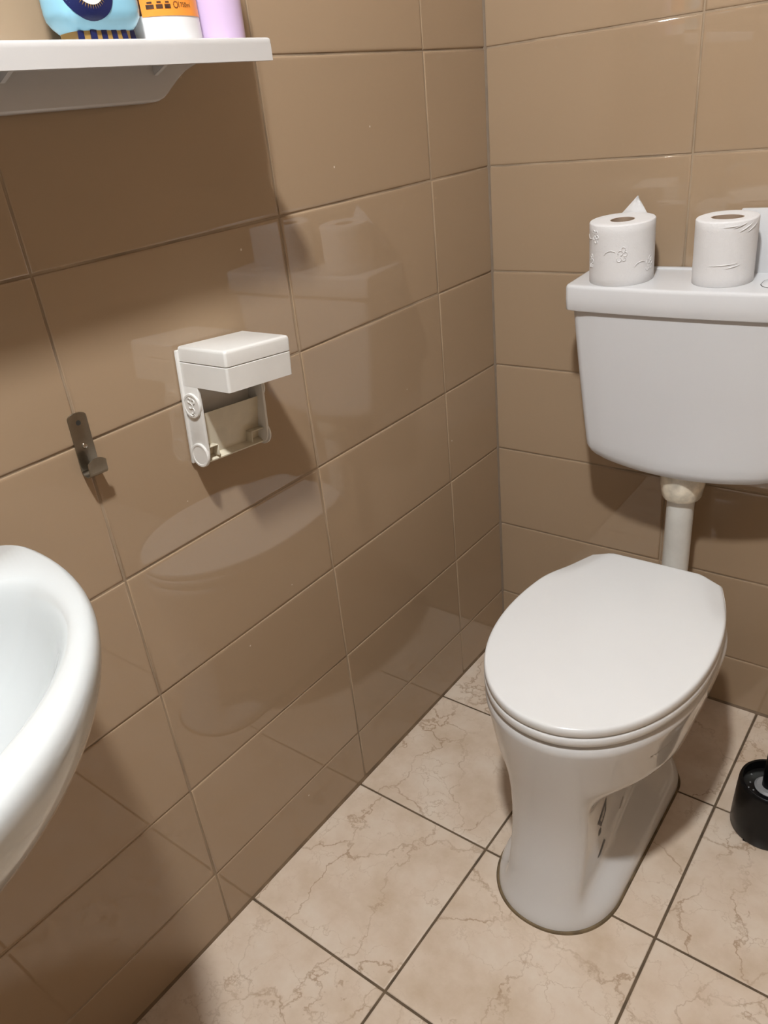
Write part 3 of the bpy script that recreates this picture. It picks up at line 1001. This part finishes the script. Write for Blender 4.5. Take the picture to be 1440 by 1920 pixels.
# side arms, each with an upper and a lower boss
def arm(y0, y1, face):
    bm = bmesh.new()
    ol = [(.0035, -.0472), (.0345, -.0472), (.0355, -.070), (.0365, -.138)]
    for i in range(9):
        t = i / 8 * PI
        ol.append((.0205 + .016 * math.cos(t), -.1425 - .0155 * math.sin(t)))
    ol += [(.0045, -.138)]
    A = []
    add_prism(bm, [(x, z) for x, z in ol], 1, y0, y1, .0008)
    a = obj('arm', bm, MAT['holder'], ph)
    for cz, rr in ((-.0735, .0172), (-.1435, .0172)):
        bm = bmesh.new()
        c = .0195 if cz > -.1 else .0215
        yy = y0 if face < 0 else y1
        n = 40
        rings = [[(c + r_ * math.cos(2*PI*i/n), yy + face * h_, cz + r_ * math.sin(2*PI*i/n)) for i in range(n)] for r_, h_ in ((rr, -.001), (rr, .0018), (rr - .001, .0028), (rr - .0035, .0028), (rr - .0040, .0022))]
        add_rings(bm, rings)
        bo = obj('boss', bm, MAT['holder'], a)
        if face < 0 and cz > -.1:                         # raised swirl on the upper boss
            bm = bmesh.new()
            for pa in (arc(-.003, .0075, .0032, 30, 300), arc(.0042, .006, .0030, 200, -100), arc(-.001, .0, .0038, 100, -150), arc(.0015, -.0062, .0040, 130, -120), arc(.0, -.0095, .0045, 200, 340)):
                add_tube(bm, [(c + u, yy + face * .0026, cz + v) for u, v in pa], .0008, 6)
            obj('swirl', bm, MAT['holder'], bo)
arm(.0035, .0075, -1)
arm(.1180, .1220, 1)
# slanting plate between the arms, yellowed, with a dark slot above it
bm = bmesh.new()
add_prism(bm, [(.0225, -.0875), (.0245, -.0870), (.0165, -.1490), (.0265, -.1545), (.0260, -.1565), (.0140, -.1510)], 1, .0075, .118)
obj('tear_plate', bm, MAT['holder_old'], ph)['label'] = 'yellowed plate between the arms'
for y0, y1 in ((.0075, .030), (.0930, .118)):
    bm = bmesh.new()
    add_box(bm, (.0165, y0, -.1350), (.0300, y1, -.1335), .0005)
    add_box(bm, (.0165, (y0 if y0 > .05 else y1 - .0015), -.1500), (.0300, (y0 + .0015 if y0 > .05 else y1), -.1335), .0005)
    obj('roll_peg', bm, MAT['holder_old'], ph)

# ------------------------------------------------------------------ metal hook
hk = thing('wall_hook', 'small brushed steel hook screwed to the left wall', 'hook', (0, -.9985, .967), rot=(-math.radians(1.5), 0, 0))
bm = bmesh.new()
ol = [(-.0128, -.006)]
for i in range(11):
    t = PI - i / 10 * PI
    ol.append((.0128 * math.cos(t), -.0055 + .0055 * math.sin(t)))
ol += [(.0128, -.006), (.0128, -.072), (-.0128, -.072)]
add_prism(bm, ol, 0, .0006, .0022, .0003)
obj('hook_plate', bm, MAT['steel'], hk)
bm = bmesh.new()
prof = []
for i in range(13):
    t = -PI + i / 12 * PI * .98
    prof.append((.0105 + .0095 * math.cos(t), -.0720 + .0075 * math.sin(t)))
prof += [(.0202, -.064), (.0206, -.060), (.0208, -.0555)]
G1 = []; 
th = .0014
def strip_prof(bm, prof, y0, y1, th, ny=10):
    n = len(prof); rings = []
    for s_ in range(ny + 1):
        q = 2 * s_ / ny - 1
        a, b = [], []
        for i, (x, z) in enumerate(prof):
            p0 = prof[max(i - 1, 0)]; p1 = prof[min(i + 1, n - 1)]
            dx, dz = p1[0] - p0[0], p1[1] - p0[1]; l = math.hypot(dx, dz)
            drop = .0048 * abs(q) ** 2.4 * max(0, (i - n + 3) / 2)
            a.append((x, lerp(y0, y1, s_ / ny), z - drop))
            b.append((x - dz / l * th, lerp(y0, y1, s_ / ny), z + dx / l * th - drop))
        rings.append(a + b[::-1])
    add_rings(bm, rings)
strip_prof(bm, prof, -.0126, .0126, th)
obj('hook_tongue', bm, MAT['steel'], hk)
bm = bmesh.new()
add_lathe(bm, [(.0035, .0018), (.0035, .0028), (.0028, .0038), (.0008, .0043)], 0, 0, 24)
for v in bm.verts: v.co = Vector((v.co.z, v.co.x, v.co.y - .042))
obj('screw', bm, MAT['screw'], hk)
bm = bmesh.new()
add_lathe(bm, [(.0032, .0015), (.0032, .0024)], 0, 0, 24)
for v in bm.verts: v.co = Vector((v.co.z, v.co.x, v.co.y - .0125))
obj('screw_hole', bm, MAT['hole'], hk)

# ------------------------------------------------------------------ toilet brush
br = thing('toilet_brush', 'black toilet brush in round black holder on the floor', 'toilet brush', (.7170, -.2985, 0))
bm = bmesh.new()
add_lathe(bm, [(.050, .0), (.0585, .001), (.0605, .006), (.0600, .03), (.0575, .085), (.0560, .108), (.0545, .1145), (.0520, .1165), (.0500, .1150), (.0490, .108), (.0485, .098), (.030, .0965), (.012, .096)], 0, 0, 64)
for a in (-112, -40, 50, 140):
    t = math.radians(a)
    add_box(bm, (.056 * math.cos(t) - .004, .056 * math.sin(t) - .004, 0.0), (.056 * math.cos(t) + .004, .056 * math.sin(t) + .004, .004), .001)
obj('brush_holder', bm, MAT['black'], br)
bm = bmesh.new()
add_lathe(bm, [(.014, .096), (.024, .0962), (.025, .099), (.021, .1025), (.014, .1025)], -.0045, 0, 40)
obj('collar', bm, MAT['grey'], br)['label'] = 'grey ring'
bm = bmesh.new()
add_lathe(bm, [(.013, .098), (.0125, .15), (.0115, .22), (.0115, .34), (.014, .36), (.014, .385), (.008, .395)], -.0045, 0, 28)
obj('brush_handle', bm, MAT['black'], br)
bm = bmesh.new()
for a, rr in ((-150, .040), (-128, .043), (-108, .042), (-170, .036), (-200, .041), (-140, .034)):
    t = math.radians(a)
    bmesh.ops.create_uvsphere(bm, u_segments=8, v_segments=6, radius=.0016, matrix=Matrix.Translation((rr * math.cos(t), rr * math.sin(t), .0985)))
dp = obj('drops', bm, MAT['grey'], br); dp['label'] = 'pale drops on the black holder'
